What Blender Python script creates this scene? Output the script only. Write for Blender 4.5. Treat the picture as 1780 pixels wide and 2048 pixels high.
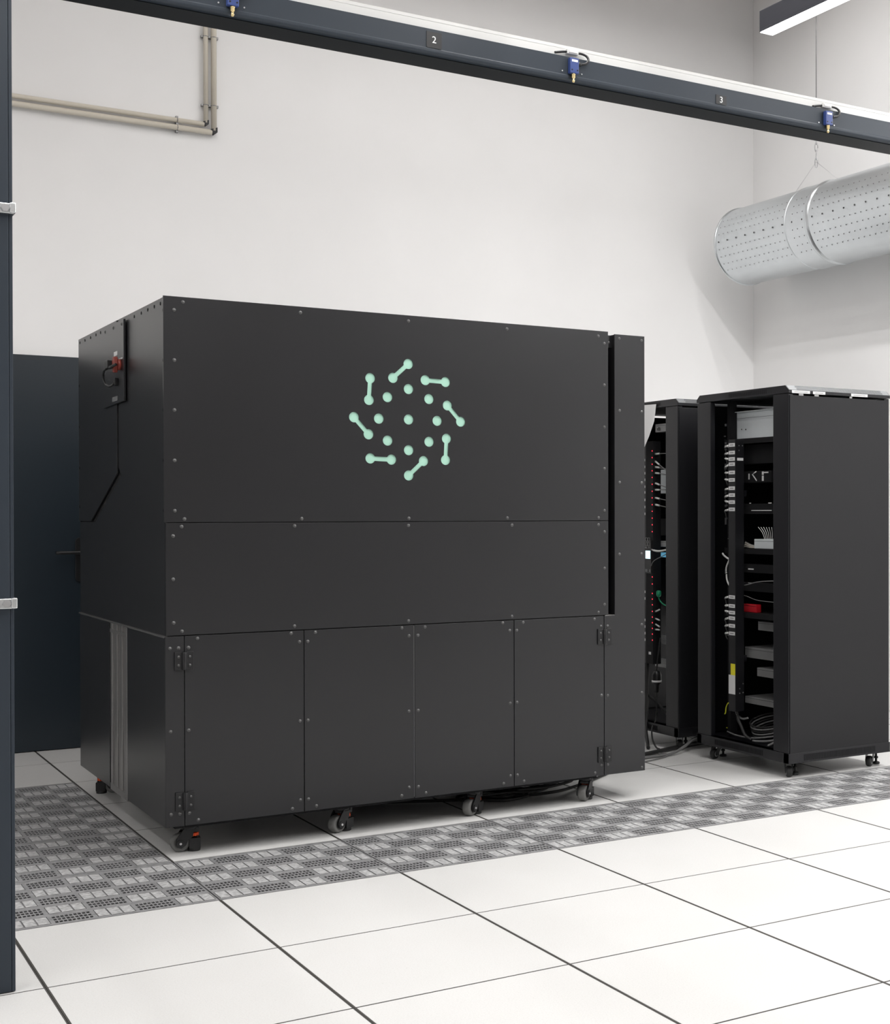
import bpy, bmesh, math, random
from mathutils import Vector, Matrix

# ------------------------------------------------------------------ scene, camera, world, exposure
for o in list(bpy.data.objects):
    bpy.data.objects.remove(o, do_unlink=True)
SC = bpy.context.scene
COL = SC.collection
random.seed(7)
SC.view_settings.view_transform = 'Standard'
SC.view_settings.look = 'None'
SC.view_settings.gamma = 1.0
SC.view_settings.use_curve_mapping = False
SC.view_settings.exposure = 0.0

FPX, CX, CY = 2863.5, 1459.4, 1043.15          # focal length and principal point, for a 1780 x 2048 frame
YAW, PIT, ROL = 0.605789, -0.006746, -0.000807
cd = bpy.data.cameras.new('camera')
cam = bpy.data.objects.new('camera', cd)
COL.objects.link(cam)
f = Vector((math.sin(YAW) * math.cos(PIT), math.cos(YAW) * math.cos(PIT), math.sin(PIT)))
r = Vector((math.cos(YAW), -math.sin(YAW), 0))
u = r.cross(f)
r2 = math.cos(ROL) * r + math.sin(ROL) * u
u2 = -math.sin(ROL) * r + math.cos(ROL) * u
m = Matrix((r2, u2, -f)).transposed().to_4x4()
m.translation = Vector((-0.64731, -4.63210, 1.22558))
cam.matrix_world = m
cd.sensor_fit = 'HORIZONTAL'
cd.sensor_width = 36.0
cd.lens = FPX * 36.0 / 1780.0
cd.shift_x = (890.0 - CX) / 1780.0
cd.shift_y = (CY - 1024.0) / 1780.0
cd.clip_start = 0.05
SC.camera = cam

W = bpy.data.worlds.new('world')
SC.world = W
W.use_nodes = True
W.node_tree.nodes['Background'].inputs[0].default_value = (0.9, 0.95, 1.0, 1)
W.node_tree.nodes['Background'].inputs[1].default_value = 0.05

# watts per metre of lamp: pendants over the aisle, pendants by the right wall, added left and hall pendants, added ceiling battens in front and at the back
G_P, G_B, G_L, G_H, G_I, G_C = 5.4, 29.0, 5.6, 1.5, 7.4, 8.0
LAMP_COL = (1.0, 0.992, 0.985)

# ------------------------------------------------------------------ materials
MATS = {}
def mat(name, col, rough=0.5, metal=0.0, spec=0.5, var=0.0, vscale=8.0, bump=0.0, bscale=200.0, emit=None, estr=0.0, stretch=None, rvar=0.0, coat=0.0):
    if name in MATS:
        return MATS[name]
    mt = bpy.data.materials.new(name)
    mt.use_nodes = True
    nt = mt.node_tree
    b = nt.nodes['Principled BSDF']
    b.inputs['Base Color'].default_value = (*col, 1)
    b.inputs['Roughness'].default_value = rough
    b.inputs['Metallic'].default_value = metal
    b.inputs['Specular IOR Level'].default_value = spec
    if coat:
        b.inputs['Coat Weight'].default_value = coat
    tc = nt.nodes.new('ShaderNodeTexCoord')
    mp = nt.nodes.new('ShaderNodeMapping')
    nt.links.new(tc.outputs['Object'], mp.inputs['Vector'])
    if stretch:
        mp.inputs['Scale'].default_value = stretch
    if var or rvar:
        n = nt.nodes.new('ShaderNodeTexNoise')
        n.inputs['Scale'].default_value = vscale
        n.inputs['Detail'].default_value = 4
        nt.links.new(mp.outputs['Vector'], n.inputs['Vector'])
        if var:
            rp = nt.nodes.new('ShaderNodeValToRGB')
            rp.color_ramp.elements[0].position = 0.3
            rp.color_ramp.elements[1].position = 0.7
            rp.color_ramp.elements[0].color = (*[c * (1 - var) for c in col], 1)
            rp.color_ramp.elements[1].color = (*[min(1, c * (1 + var)) for c in col], 1)
            nt.links.new(n.outputs['Fac'], rp.inputs['Fac'])
            nt.links.new(rp.outputs['Color'], b.inputs['Base Color'])
        if rvar:
            mr = nt.nodes.new('ShaderNodeMapRange')
            mr.inputs['To Min'].default_value = max(0, rough - rvar)
            mr.inputs['To Max'].default_value = min(1, rough + rvar)
            nt.links.new(n.outputs['Fac'], mr.inputs['Value'])
            nt.links.new(mr.outputs['Result'], b.inputs['Roughness'])
    if bump:
        n2 = nt.nodes.new('ShaderNodeTexNoise')
        n2.inputs['Scale'].default_value = bscale
        n2.inputs['Detail'].default_value = 3
        nt.links.new(mp.outputs['Vector'], n2.inputs['Vector'])
        bp = nt.nodes.new('ShaderNodeBump')
        bp.inputs['Strength'].default_value = bump
        bp.inputs['Distance'].default_value = 0.002
        nt.links.new(n2.outputs['Fac'], bp.inputs['Height'])
        nt.links.new(bp.outputs['Normal'], b.inputs['Normal'])
    if emit:
        b.inputs['Emission Color'].default_value = (*emit, 1)
        b.inputs['Emission Strength'].default_value = estr
    MATS[name] = mt
    return mt

def speckle_mat():
    mt = mat('floor_laminate', (0.80, 0.785, 0.76), rough=0.33, spec=0.5)
    nt = mt.node_tree
    b = nt.nodes['Principled BSDF']
    tc = nt.nodes.new('ShaderNodeTexCoord')
    oi = nt.nodes.new('ShaderNodeObjectInfo')
    ad = nt.nodes.new('ShaderNodeVectorMath'); ad.operation = 'ADD'
    nt.links.new(tc.outputs['Object'], ad.inputs[0])
    nt.links.new(oi.outputs['Location'], ad.inputs[1])
    n1 = nt.nodes.new('ShaderNodeTexNoise'); n1.inputs['Scale'].default_value = 220; n1.inputs['Detail'].default_value = 6; n1.inputs['Roughness'].default_value = 0.8
    n2 = nt.nodes.new('ShaderNodeTexNoise'); n2.inputs['Scale'].default_value = 3.0; n2.inputs['Detail'].default_value = 5
    n3 = nt.nodes.new('ShaderNodeTexVoronoi'); n3.inputs['Scale'].default_value = 14
    for n in (n1, n2, n3):
        nt.links.new(ad.outputs[0], n.inputs['Vector'])
    r1 = nt.nodes.new('ShaderNodeValToRGB')
    r1.color_ramp.elements[0].position = 0.34; r1.color_ramp.elements[0].color = (0.575, 0.567, 0.555, 1)
    r1.color_ramp.elements[1].position = 0.52; r1.color_ramp.elements[1].color = (0.655, 0.652, 0.645, 1)
    nt.links.new(n1.outputs['Fac'], r1.inputs['Fac'])
    mx = nt.nodes.new('ShaderNodeMix'); mx.data_type = 'RGBA'; mx.blend_type = 'MULTIPLY'; mx.inputs[0].default_value = 1.0
    r2_ = nt.nodes.new('ShaderNodeValToRGB')
    r2_.color_ramp.elements[0].color = (0.93, 0.93, 0.92, 1); r2_.color_ramp.elements[1].color = (1, 1, 1, 1)
    nt.links.new(n2.outputs['Fac'], r2_.inputs['Fac'])
    nt.links.new(r1.outputs['Color'], mx.inputs[6]); nt.links.new(r2_.outputs['Color'], mx.inputs[7])
    # a few tiny scuffs
    r3 = nt.nodes.new('ShaderNodeValToRGB')
    r3.color_ramp.elements[0].position = 0.012; r3.color_ramp.elements[0].color = (0.45, 0.44, 0.42, 1)
    r3.color_ramp.elements[1].position = 0.03; r3.color_ramp.elements[1].color = (1, 1, 1, 1)
    nt.links.new(n3.outputs['Distance'], r3.inputs['Fac'])
    mx2 = nt.nodes.new('ShaderNodeMix'); mx2.data_type = 'RGBA'; mx2.blend_type = 'MULTIPLY'; mx2.inputs[0].default_value = 0.5
    nt.links.new(mx.outputs[2], mx2.inputs[6]); nt.links.new(r3.outputs['Color'], mx2.inputs[7])
    nt.links.new(mx2.outputs[2], b.inputs['Base Color'])
    return mt

M = dict(
    wall=mat('wall_paint', (0.88, 0.875, 0.872), 0.85, var=0.015, vscale=2.0, bump=0.06, bscale=160, spec=0.2),
    ceil=mat('ceiling_concrete', (0.74, 0.67, 0.64), 0.9, var=0.08, vscale=3),
    conc=mat('beam_concrete', (0.40, 0.35, 0.31), 0.9, var=0.1, vscale=4),
    sub=mat('raised_floor_void', (0.025, 0.025, 0.025), 0.9),
    tile=speckle_mat(),
    trim=mat('dark_edge_trim', (0.045, 0.042, 0.038), 0.6),
    castpad=mat('worn_cast_pad', (0.60, 0.60, 0.60), 0.40, 0.4, var=0.34, vscale=70, bump=0.6, bscale=120, rvar=0.15),
    cast=mat('cast_aluminium', (0.36, 0.36, 0.365), 0.45, 0.5, var=0.2, vscale=45, bump=0.35, bscale=160, rvar=0.12),
    paint=mat('black_powder_coat', (0.014, 0.014, 0.0155), 0.28, spec=0.45, bump=0.10, bscale=700, var=0.06, vscale=1.5),
    core=mat('black_inner_frame', (0.010, 0.010, 0.011), 0.7, spec=0.2),
    screw=mat('blackened_steel_screw', (0.10, 0.10, 0.10), 0.34, 0.7),
    mint=mat('mint_acrylic', (0.36, 0.62, 0.50), 0.45),
    mintedge=mat('dark_green_edge', (0.03, 0.13, 0.09), 0.5),
    alu=mat('anodised_aluminium', (0.26, 0.255, 0.25), 0.38, 0.8, stretch=(1, 1, 0.02), var=0.08, vscale=90),
    edge=mat('bare_panel_edge', (0.12, 0.12, 0.12), 0.45, 0.6),
    rubber=mat('black_rubber', (0.012, 0.012, 0.012), 0.55),
    tyre=mat('grey_nylon_wheel', (0.13, 0.13, 0.125), 0.45),
    plast=mat('black_plastic', (0.010, 0.010, 0.011), 0.38, spec=0.4),
    orange=mat('orange_thumbwheel', (0.85, 0.10, 0.02), 0.4),
    steel=mat('bright_steel', (0.62, 0.62, 0.63), 0.28, 0.9),
    galv=mat('galvanised_duct', (0.68, 0.715, 0.735), 0.30, 0.92, var=0.03, vscale=4),
    hole=mat('duct_hole', (0.06, 0.06, 0.06), 0.9),
    slate=mat('slate_grey_paint', (0.022, 0.030, 0.041), 0.47, spec=0.36, bump=0.03, bscale=600),
    slatedk=mat('dark_slate_profile', (0.005, 0.007, 0.009), 0.5, spec=0.2),
    whitem=mat('white_rail', (0.60, 0.60, 0.59), 0.45),
    blue=mat('blue_switch_body', (0.032, 0.058, 0.20), 0.4),
    brass=mat('brass_plunger', (0.75, 0.60, 0.32), 0.25, 0.95),
    signbk=mat('black_sign', (0.005, 0.005, 0.006), 0.4),
    signwh=mat('white_print', (0.82, 0.82, 0.82), 0.5),
    conduit=mat('cream_conduit', (0.66, 0.61, 0.52), 0.45),
    doorp=mat('dark_blue_door', (0.012, 0.019, 0.026), 0.34, spec=0.5),
    rack=mat('rack_black', (0.008, 0.008, 0.010), 0.36, spec=0.4, bump=0.05, bscale=600),
    rackside=mat('rack_side_black', (0.008, 0.008, 0.0095), 0.38, spec=0.32, bump=0.05, bscale=600),
    mesh=mat('perforated_grey_sheet', (0.16, 0.165, 0.17), 0.5, 0.2),
    label=mat('white_label', (0.66, 0.66, 0.66), 0.55),
    ink=mat('label_ink', (0.22, 0.22, 0.22), 0.6),
    silver=mat('light_metal_case', (0.74, 0.78, 0.80), 0.42, 0.2, var=0.04, vscale=6),
    dullmetal=mat('dull_metal_case', (0.30, 0.30, 0.30), 0.4, 0.6, var=0.08, vscale=10),
    red=mat('red_case', (0.55, 0.01, 0.02), 0.45),
    yellow=mat('yellow_sticker', (0.75, 0.68, 0.02), 0.5),
    ygreen=mat('yellow_green_earth', (0.60, 0.62, 0.03), 0.5),
    whitecab=mat('white_cable', (0.72, 0.72, 0.70), 0.45),
    greycab=mat('grey_cable', (0.17, 0.17, 0.17), 0.45),
    green=mat('green_plug', (0.01, 0.30, 0.14), 0.4),
    paper=mat('white_paper', (0.80, 0.80, 0.80), 0.7),
    led=mat('red_led', (0.4, 0.01, 0.02), 0.4, emit=(1, 0.03, 0.06), estr=2.0),
    screen=mat('lit_screen', (0.5, 0.7, 0.75), 0.4, emit=(0.62, 0.93, 1.0), estr=1.6),
    bluescr=mat('blue_lit_port', (0.1, 0.3, 0.4), 0.4, emit=(0.15, 0.5, 0.75), estr=0.5),
    lamp=mat('lamp_diffuser', (0.9, 0.9, 0.9), 0.5, emit=(1.0, 0.99, 0.97), estr=9.0),
    lamphouse=mat('lamp_housing', (0.03, 0.032, 0.045), 0.5),
    redsw=mat('red_switch_knob', (0.20, 0.03, 0.02), 0.4),
    chrome=mat('zinc_latch', (0.72, 0.74, 0.75), 0.25, 0.85),
)

# ------------------------------------------------------------------ mesh builder
class MB:
    def __init__(s):
        s.v = []; s.f = []; s.sm = []
    def add(s, vs, fs, smooth=False):
        k = len(s.v)
        s.v += [tuple(v) for v in vs]
        s.f += [tuple(i + k for i in q) for q in fs]
        s.sm += [smooth] * len(fs)
        return s
    def box(s, x0, x1, y0, y1, z0, z1):
        vs = [(x, y, z) for z in (z0, z1) for y in (y0, y1) for x in (x0, x1)]
        return s.add(vs, [(0, 2, 3, 1), (4, 5, 7, 6), (0, 1, 5, 4), (2, 6, 7, 3), (0, 4, 6, 2), (1, 3, 7, 5)])
    def prism(s, poly, a0, a1, axis):
        """polygon extruded along an axis; poly in the two other axes (x:(y,z), y:(x,z), z:(x,y))"""
        n = len(poly)
        def P(a, q):
            return (a, q[0], q[1]) if axis == 0 else ((q[0], a, q[1]) if axis == 1 else (q[0], q[1], a))
        vs = [P(a0, q) for q in poly] + [P(a1, q) for q in poly]
        fs = [tuple(range(n))[::-1], tuple(range(n, 2 * n))] + [(i, (i + 1) % n, n + (i + 1) % n, n + i) for i in range(n)]
        return s.add(vs, fs)
    def cyl(s, c, r, h, axis=2, n=16, r2=None, smooth=True):
        """cylinder centred on c, length h along axis"""
        r2 = r if r2 is None else r2
        vs = []
        for a, rr in ((-h / 2, r), (h / 2, r2)):
            for i in range(n):
                t = 2 * math.pi * i / n
                p = [rr * math.cos(t), rr * math.sin(t)]
                q = [0, 0, 0]
                o = [k for k in range(3) if k != axis]
                q[o[0]], q[o[1]], q[axis] = p[0], p[1], a
                vs.append((c[0] + q[0], c[1] + q[1], c[2] + q[2]))
        k = len(s.v)
        s.v += vs
        for i in range(n):
            s.f.append((k + i, k + (i + 1) % n, k + n + (i + 1) % n, k + n + i)); s.sm.append(smooth)
        s.f.append(tuple(k + i for i in range(n))[::-1]); s.sm.append(False)
        s.f.append(tuple(k + n + i for i in range(n))); s.sm.append(False)
        return s
    def lathe(s, prof, c, axis=2, n=24, smooth=True, closed=False):
        """profile of (radius, height) turned about an axis through c"""
        k = len(s.v); m_ = len(prof)
        o = [q for q in range(3) if q != axis]
        for (rr, a) in prof:
            for i in range(n):
                t = 2 * math.pi * i / n
                q = list(c)
                q[o[0]] += rr * math.cos(t); q[o[1]] += rr * math.sin(t); q[axis] += a
                s.v.append(tuple(q))
        for j in range(m_ if closed else m_ - 1):
            j2 = (j + 1) % m_
            for i in range(n):
                s.f.append((k + j * n + i, k + j * n + (i + 1) % n, k + j2 * n + (i + 1) % n, k + j2 * n + i)); s.sm.append(smooth)
        return s
    def tube(s, pts, rad, n=8, sub=6):
        P = [Vector(p) for p in pts]
        if sub > 1 and len(P) > 2:
            Q = []
            for i in range(len(P) - 1):
                p0 = P[max(i - 1, 0)]; p1 = P[i]; p2 = P[i + 1]; p3 = P[min(i + 2, len(P) - 1)]
                for k in range(sub):
                    t = k / sub
                    Q.append(0.5 * ((2 * p1) + (p2 - p0) * t + (2 * p0 - 5 * p1 + 4 * p2 - p3) * t * t + (3 * p1 - p0 - 3 * p2 + p3) * t ** 3))
            Q.append(P[-1]); P = Q
        k = len(s.v)
        up = Vector((0, 0, 1))
        for i, p in enumerate(P):
            d = (P[min(i + 1, len(P) - 1)] - P[max(i - 1, 0)])
            d = d.normalized() if d.length > 1e-9 else Vector((1, 0, 0))
            a = d.cross(up)
            if a.length < 0.1:
                a = d.cross(Vector((0, 1, 0)))
            a.normalize(); b = d.cross(a)
            for j in range(n):
                t = 2 * math.pi * j / n
                s.v.append(tuple(p + rad * (math.cos(t) * a + math.sin(t) * b)))
        for i in range(len(P) - 1):
            for j in range(n):
                s.f.append((k + i * n + j, k + i * n + (j + 1) % n, k + (i + 1) * n + (j + 1) % n, k + (i + 1) * n + j)); s.sm.append(True)
        s.f.append(tuple(k + j for j in range(n))); s.sm.append(False)
        e = k + (len(P) - 1) * n
        s.f.append(tuple(e + j for j in range(n))[::-1]); s.sm.append(False)
        return s
    def mesh(s, name, material, org=(0, 0, 0)):
        me = bpy.data.meshes.new(name)
        ox, oy, oz = org
        me.from_pydata([(x - ox, y - oy, z - oz) for x, y, z in s.v], [], s.f)
        me.polygons.foreach_set('use_smooth', s.sm)
        me.materials.append(material)
        bm = bmesh.new(); bm.from_mesh(me)
        bmesh.ops.recalc_face_normals(bm, faces=bm.faces)
        bm.to_mesh(me); bm.free()
        me.update()
        return me

ORG = {}
def tag(o, label=None, cat=None, group=None, kind=None):
    if label: o['label'] = label
    if cat: o['category'] = cat
    if group: o['group'] = group
    if kind: o['kind'] = kind
    return o
def thing(name, org, label, cat, group=None, rotz=0):
    o = bpy.data.objects.new(name, None)
    o.empty_display_size = 0.05
    COL.objects.link(o)
    o.location = org; o.rotation_euler = (0, 0, rotz)
    ORG[o.name] = Vector(org)
    return tag(o, label, cat, group)
def link(name, me, parent=None, loc=(0, 0, 0), rot=(0, 0, 0), bevel=0):
    o = bpy.data.objects.new(name, me)
    COL.objects.link(o)
    if parent is not None:
        o.parent = parent
    o.location = loc; o.rotation_euler = rot
    if bevel:
        b = o.modifiers.new('bevel', 'BEVEL'); b.width = bevel; b.segments = 2; b.limit_method = 'ANGLE'; b.angle_limit = 0.7
    return o
def obj(name, mb, material, parent=None, bevel=0, label=None, org=None):
    """one mesh object from world coordinates; a child keeps its parent's origin"""
    if parent is not None:
        org = ORG[parent.name]
        o = link(name, mb.mesh(name, material, org), parent, (0, 0, 0), bevel=bevel)
        ORG[o.name] = org
    else:
        if org is None:
            xs = [v[0] for v in mb.v]; ys = [v[1] for v in mb.v]; zs = [v[2] for v in mb.v]
            org = ((min(xs) + max(xs)) / 2, (min(ys) + max(ys)) / 2, min(zs))
        o = link(name, mb.mesh(name, material, org), None, org, bevel=bevel)
        ORG[o.name] = Vector(org)
    if label: o['label'] = label
    return o
def inst(name, me, parent, wloc, rot=(0, 0, 0)):
    o = link(name, me, parent, Vector(wloc) - ORG[parent.name], rot)
    ORG[o.name] = Vector(wloc)
    return o
def struct(name, mb, material, label, cat, bevel=0):
    o = obj(name, mb, material, bevel=bevel)
    return tag(o, label, cat, kind='structure')
def text_mesh(txt, size, material, depth=0.0004):
    cu = bpy.data.curves.new('print', 'FONT')
    cu.body = txt; cu.size = size; cu.extrude = depth; cu.align_x = 'CENTER'; cu.align_y = 'CENTER'
    cu.resolution_u = 4
    t = bpy.data.objects.new('print', cu); COL.objects.link(t)
    dg = bpy.context.evaluated_depsgraph_get()
    me = bpy.data.meshes.new_from_object(t.evaluated_get(dg))
    bpy.data.objects.remove(t); bpy.data.curves.remove(cu)
    me.materials.clear(); me.materials.append(material)
    return me
def flat_mesh(outer, holes, thick, material):
    """a plate in the XZ plane with real cut-outs; front at y = 0, back at y = thick"""
    cu = bpy.data.curves.new('plate', 'CURVE')
    cu.dimensions = '2D'; cu.fill_mode = 'BOTH'; cu.extrude = thick / 2
    for poly in [outer] + holes:
        sp = cu.splines.new('POLY'); sp.points.add(len(poly) - 1); sp.use_cyclic_u = True
        for i, q in enumerate(poly):
            sp.points[i].co = (q[0], q[1], 0, 1)
    t = bpy.data.objects.new('plate', cu); COL.objects.link(t)
    dg = bpy.context.evaluated_depsgraph_get()
    me = bpy.data.meshes.new_from_object(t.evaluated_get(dg))
    bpy.data.objects.remove(t); bpy.data.curves.remove(cu)
    # (x, y, z) -> (x, thick/2 - z, y)
    for v in me.vertices:
        x, y, z = v.co
        v.co = (x, thick / 2 - z, y)
    bm = bmesh.new(); bm.from_mesh(me)
    bmesh.ops.recalc_face_normals(bm, faces=bm.faces)
    bm.to_mesh(me); bm.free()
    me.materials.clear(); me.materials.append(material)
    return me

# ------------------------------------------------------------------ room
BY, RX, LX, FY0, CZ = 3.455, 5.157, -4.2, -13.5, 4.85
struct('wall_back', MB().box(LX - .15, RX + .15, BY, BY + .15, -.05, CZ), M['wall'], 'tall off-white painted wall behind the black cabinet', 'wall')
struct('wall_right', MB().box(RX, RX + .15, FY0, BY, -.05, CZ), M['wall'], 'off-white painted wall behind the server racks and round duct', 'wall')
struct('wall_left', MB().box(LX - .15, LX, FY0, BY, -.05, CZ), M['wall'], 'off-white painted wall beyond the slate post', 'wall')
struct('wall_front', MB().box(LX - .15, RX + .15, FY0 - .15, FY0, -.05, CZ), M['wall'], 'off-white painted wall opposite the black cabinet', 'wall')
struct('ceiling', MB().box(LX - .15, RX + .15, FY0 - .15, BY + .15, CZ, CZ + .12), M['ceil'], 'brownish grey concrete ceiling', 'ceiling')
struct('trim_1', MB().box(LX, RX, 2.46, 2.76, 4.55, CZ), M['conc'], 'brownish concrete ceiling beam near the corner above the duct', 'ceiling beam')

# floor: dark void under a raised floor, every tile a piece of its own
floor = struct('floor', MB().box(LX, RX, FY0, BY, -.14, -.055), M['sub'], 'raised floor of pale speckled tiles with dark joints', 'floor')
T = 0.6
GX, GY = 0.0052, 0.0036          # width of the dark edge trim on each side of a tile
def tile_mesh(w, d, name):
    b = MB().box(GX, w - GX, GY, d - GY, -.006, 0)
    n = len(b.f)
    b.box(.0006, w - .0006, .0006, d - .0006, -.034, -.0007)
    me = b.mesh(name, M['tile'])
    me.materials.append(M['trim'])
    for p in me.polygons:
        if p.index >= n: p.material_index = 1
    return me
tile_me = tile_mesh(T, T, 'floor_tile')
def perf_mesh(parity):
    b = MB()
    pads = []
    TOP, DEEP = 0.0, -.0025
    # frame and bars as boxes round the holes; built as a height-field of rectangles
    xs = [0.003]; ys = [0.002]
    cellx = [(0.0065 + i * 0.1195, 0.0065 + i * 0.1195 + 0.109) for i in range(5)]
    celly = [(0.019 + j * 0.1165, 0.019 + j * 0.1165 + 0.0865) for j in range(5)]
    def quad(x0, x1, y0, y1, z):
        if x1 - x0 > 1e-6 and y1 - y0 > 1e-6:
            b.add([(x0, y0, z), (x1, y0, z), (x1, y1, z), (x0, y1, z)], [(0, 1, 2, 3)])
    def wall(x0, y0, x1, y1, za, zb):
        b.add([(x0, y0, za), (x1, y1, za), (x1, y1, zb), (x0, y0, zb)], [(0, 1, 2, 3)])
    def pit(x0, x1, y0, y1, z0, z1, floor_=True):
        wall(x0, y0, x1, y0, z0, z1); wall(x1, y0, x1, y1, z0, z1); wall(x1, y1, x0, y1, z0, z1); wall(x0, y1, x0, y0, z0, z1)
        if floor_:
            quad(x0, x1, y0, y1, z1)
    def lattice(X, Y, inside):
        # X, Y: edges lists; inside(i, j) True when that rectangle is opened
        for i in range(len(X) - 1):
            for j in range(len(Y) - 1):
                if not inside(i, j):
                    quad(X[i], X[i + 1], Y[j], Y[j + 1], TOP)
    EX = [0.003]; EY = [0.002]
    for a, c in cellx: EX += [a, c]
    for a, c in celly: EY += [a, c]
    EX.append(0.597); EY.append(0.598)
    lattice(EX, EY, lambda i, j: i % 2 == 1 and j % 2 == 1)
    for i, (x0, x1) in enumerate(cellx):
        for j, (y0, y1) in enumerate(celly):
            if (i + j) % 2 == parity:
                nx, ny = 9, 3
                px, py = (x1 - x0) / nx, (y1 - y0) / ny
                hx, hy = 0.0088, 0.0192
                X = [x0]; Y = [y0]
                for k in range(nx): X += [x0 + k * px + (px - hx) / 2, x0 + k * px + (px + hx) / 2]
                for k in range(ny): Y += [y0 + k * py + (py - hy) / 2, y0 + k * py + (py + hy) / 2]
                X.append(x1); Y.append(y1)
                lattice(X, Y, lambda a, c: a % 2 == 1 and c % 2 == 1)
                for k in range(nx):
                    for q in range(ny):
                        pit(X[2 * k + 1], X[2 * k + 2], Y[2 * q + 1], Y[2 * q + 2], TOP, DEEP, False)
            else:
                # three raised pads with grooves between
                w = (x1 - x0) / 3
                g = 0.0026
                X = [x0]
                for k in range(3): X += [x0 + k * w + g, x0 + (k + 1) * w - g]
                X.append(x1)
                Yb = [y0, y0 + g, y1 - g, y1]
                for k in range(3):
                    a0, a1 = X[2 * k + 1], X[2 * k + 2]
                    pads.append(len(b.f))
                    quad(a0, a1, Yb[1], Yb[2], TOP + .0004)
                    pit(a0, a1, Yb[1], Yb[2], TOP + .0004, -.0030, False)
                for i2 in range(len(X) - 1):
                    for j2 in range(3):
                        if not (i2 % 2 == 1 and j2 == 1):
                            quad(X[i2], X[i2 + 1], Yb[j2], Yb[j2 + 1], -.0030)
                pit(x0, x1, y0, y1, TOP, -.0030, False)
    pit(0.003, 0.597, 0.002, 0.598, TOP, -.034, False)
    me = bpy.data.meshes.new('perforated_tile')
    me.from_pydata(b.v, [], b.f)
    me.materials.append(M['cast']); me.materials.append(M['castpad'])
    for k in pads: me.polygons[k].material_index = 1
    bm = bmesh.new(); bm.from_mesh(me)
    bmesh.ops.remove_doubles(bm, verts=bm.verts, dist=1e-6)
    bm.to_mesh(me); bm.free()
    return me
perf = [perf_mesh(0), perf_mesh(1)]
part_tiles = {}
for i in range(-7, 9):
    for j in range(-8, 6):
        x, y = i * T, j * T
        x1, y1 = min(x + T, RX), min(y + T, BY)
        if x < LX or x1 - x < 0.01 or y1 - y < 0.01:
            continue
        if i == 0 and 0 <= j <= 3:
            inst('perforated_tile', perf[1], floor, (x, y, 0)); continue
        if j == 0 and 1 <= i <= 7:
            inst('perforated_tile', perf[i % 2], floor, (x, y, 0)); continue
        if x1 - x < T - 1e-6 or y1 - y < T - 1e-6:
            key = (round(x1 - x, 4), round(y1 - y, 4))
            if key not in part_tiles:
                part_tiles[key] = tile_mesh(key[0], key[1], 'cut_floor_tile')
            me = part_tiles[key]
        else:
            me = tile_me
        inst('floor_tile', me, floor, (x, y, 0))
obj('floor_sheet', MB().box(LX, RX, FY0, -8 * T - .002, -.034, 0), M['tile'], floor)

# back door
DX0, DX1, DH = -0.95, 0.885, 2.03
DXM = -.03
door = struct('door_1', MB().box(DXM + .0015, DX1, BY - .042, BY - .004, .004, DH), M['doorp'], 'dark blue-grey flush door half hidden behind the black cabinet', 'door', bevel=.001)
obj('added_leaf', MB().box(DX0, DXM - .0015, BY - .042, BY - .004, .004, DH), M['doorp'], door)  # unseen leaf added to darken what the cabinet side reflects
for xa, xb in ((DX0 - .06, DX0 - .003), (DX1 + .003, DX1 + .06)):
    obj('door_jamb', MB().box(xa, xb, BY - .05, BY - .001, 0, DH + .002), M['doorp'], door)
hp = MB()
poly = []
for k in range(17):
    t = math.pi * k / 16
    poly.append((.812 + .021 * math.cos(t), 1.074 + .021 * math.sin(t)))
for k in range(17):
    t = math.pi + math.pi * k / 16
    poly.append((.812 + .021 * math.cos(t), .886 + .021 * math.sin(t)))
hp.prism(poly, BY - .051, BY - .042, 1)
plate = obj('handle_plate', hp, M['plast'], door, bevel=.0015)
lv = MB().tube([(.812, BY - .05, 1.018), (.812, BY - .090, 1.018), (.806, BY - .098, 1.018), (.79, BY - .100, 1.018), (.69, BY - .100, 1.018)], .0095, 10, 4)
obj('lever', lv, M['plast'], plate)

# conduits on the back wall
def conduit(zh, xv, rad, label):
    t = thing('conduit_pipe', (xv, BY - .03, zh), label, 'conduit', 'conduits on the upper back wall')
    yc = BY - rad - .012
    obj('level_run', MB().tube([(LX + .02, yc, zh), (xv - rad * .8, yc, zh)], rad, 14, 1), M['conduit'], t)
    obj('upright_run', MB().tube([(xv, yc, zh + rad * .6), (xv, yc, CZ - .002)], rad, 14, 1), M['conduit'], t)
    obj('corner_piece', MB().prism([(xv - rad * 1.3, zh + rad), (xv + rad * 1.05, zh + rad * 1.9), (xv + rad * 1.05, zh + rad * .1), (xv - rad * .2, zh - rad * .9)], yc - rad * .9, yc + rad, 1), M['plast'], t)
    for (cx_, cz_, up) in ((1.311, zh, False), (0.35, zh, False), (xv, 3.448, True), (xv, 3.822, True)):
        if up:
            b = MB().box(cx_ - rad - .010, cx_ + rad + .010, yc, BY - .001, cz_ - .006, cz_ + .006).tube([(cx_ - rad - .002, yc, cz_), (cx_, yc - rad - .002, cz_), (cx_ + rad + .002, yc, cz_)], .002, 6, 4)
        else:
            b = MB().box(cx_ - .006, cx_ + .006, yc, BY - .001, cz_ - rad - .010, cz_ + rad + .010).tube([(cx_, yc, cz_ - rad - .002), (cx_, yc - rad - .002, cz_), (cx_, yc, cz_ + rad + .002)], .002, 6, 4)
        obj('pipe_clip', b, M['dullmetal'], t)
    return t
conduit(3.343, 1.462, .0125, 'upper cream conduit pipe turning upward at the inner bend')
conduit(3.303, 1.504, .0150, 'lower cream conduit pipe turning upward at the outer bend')

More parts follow.
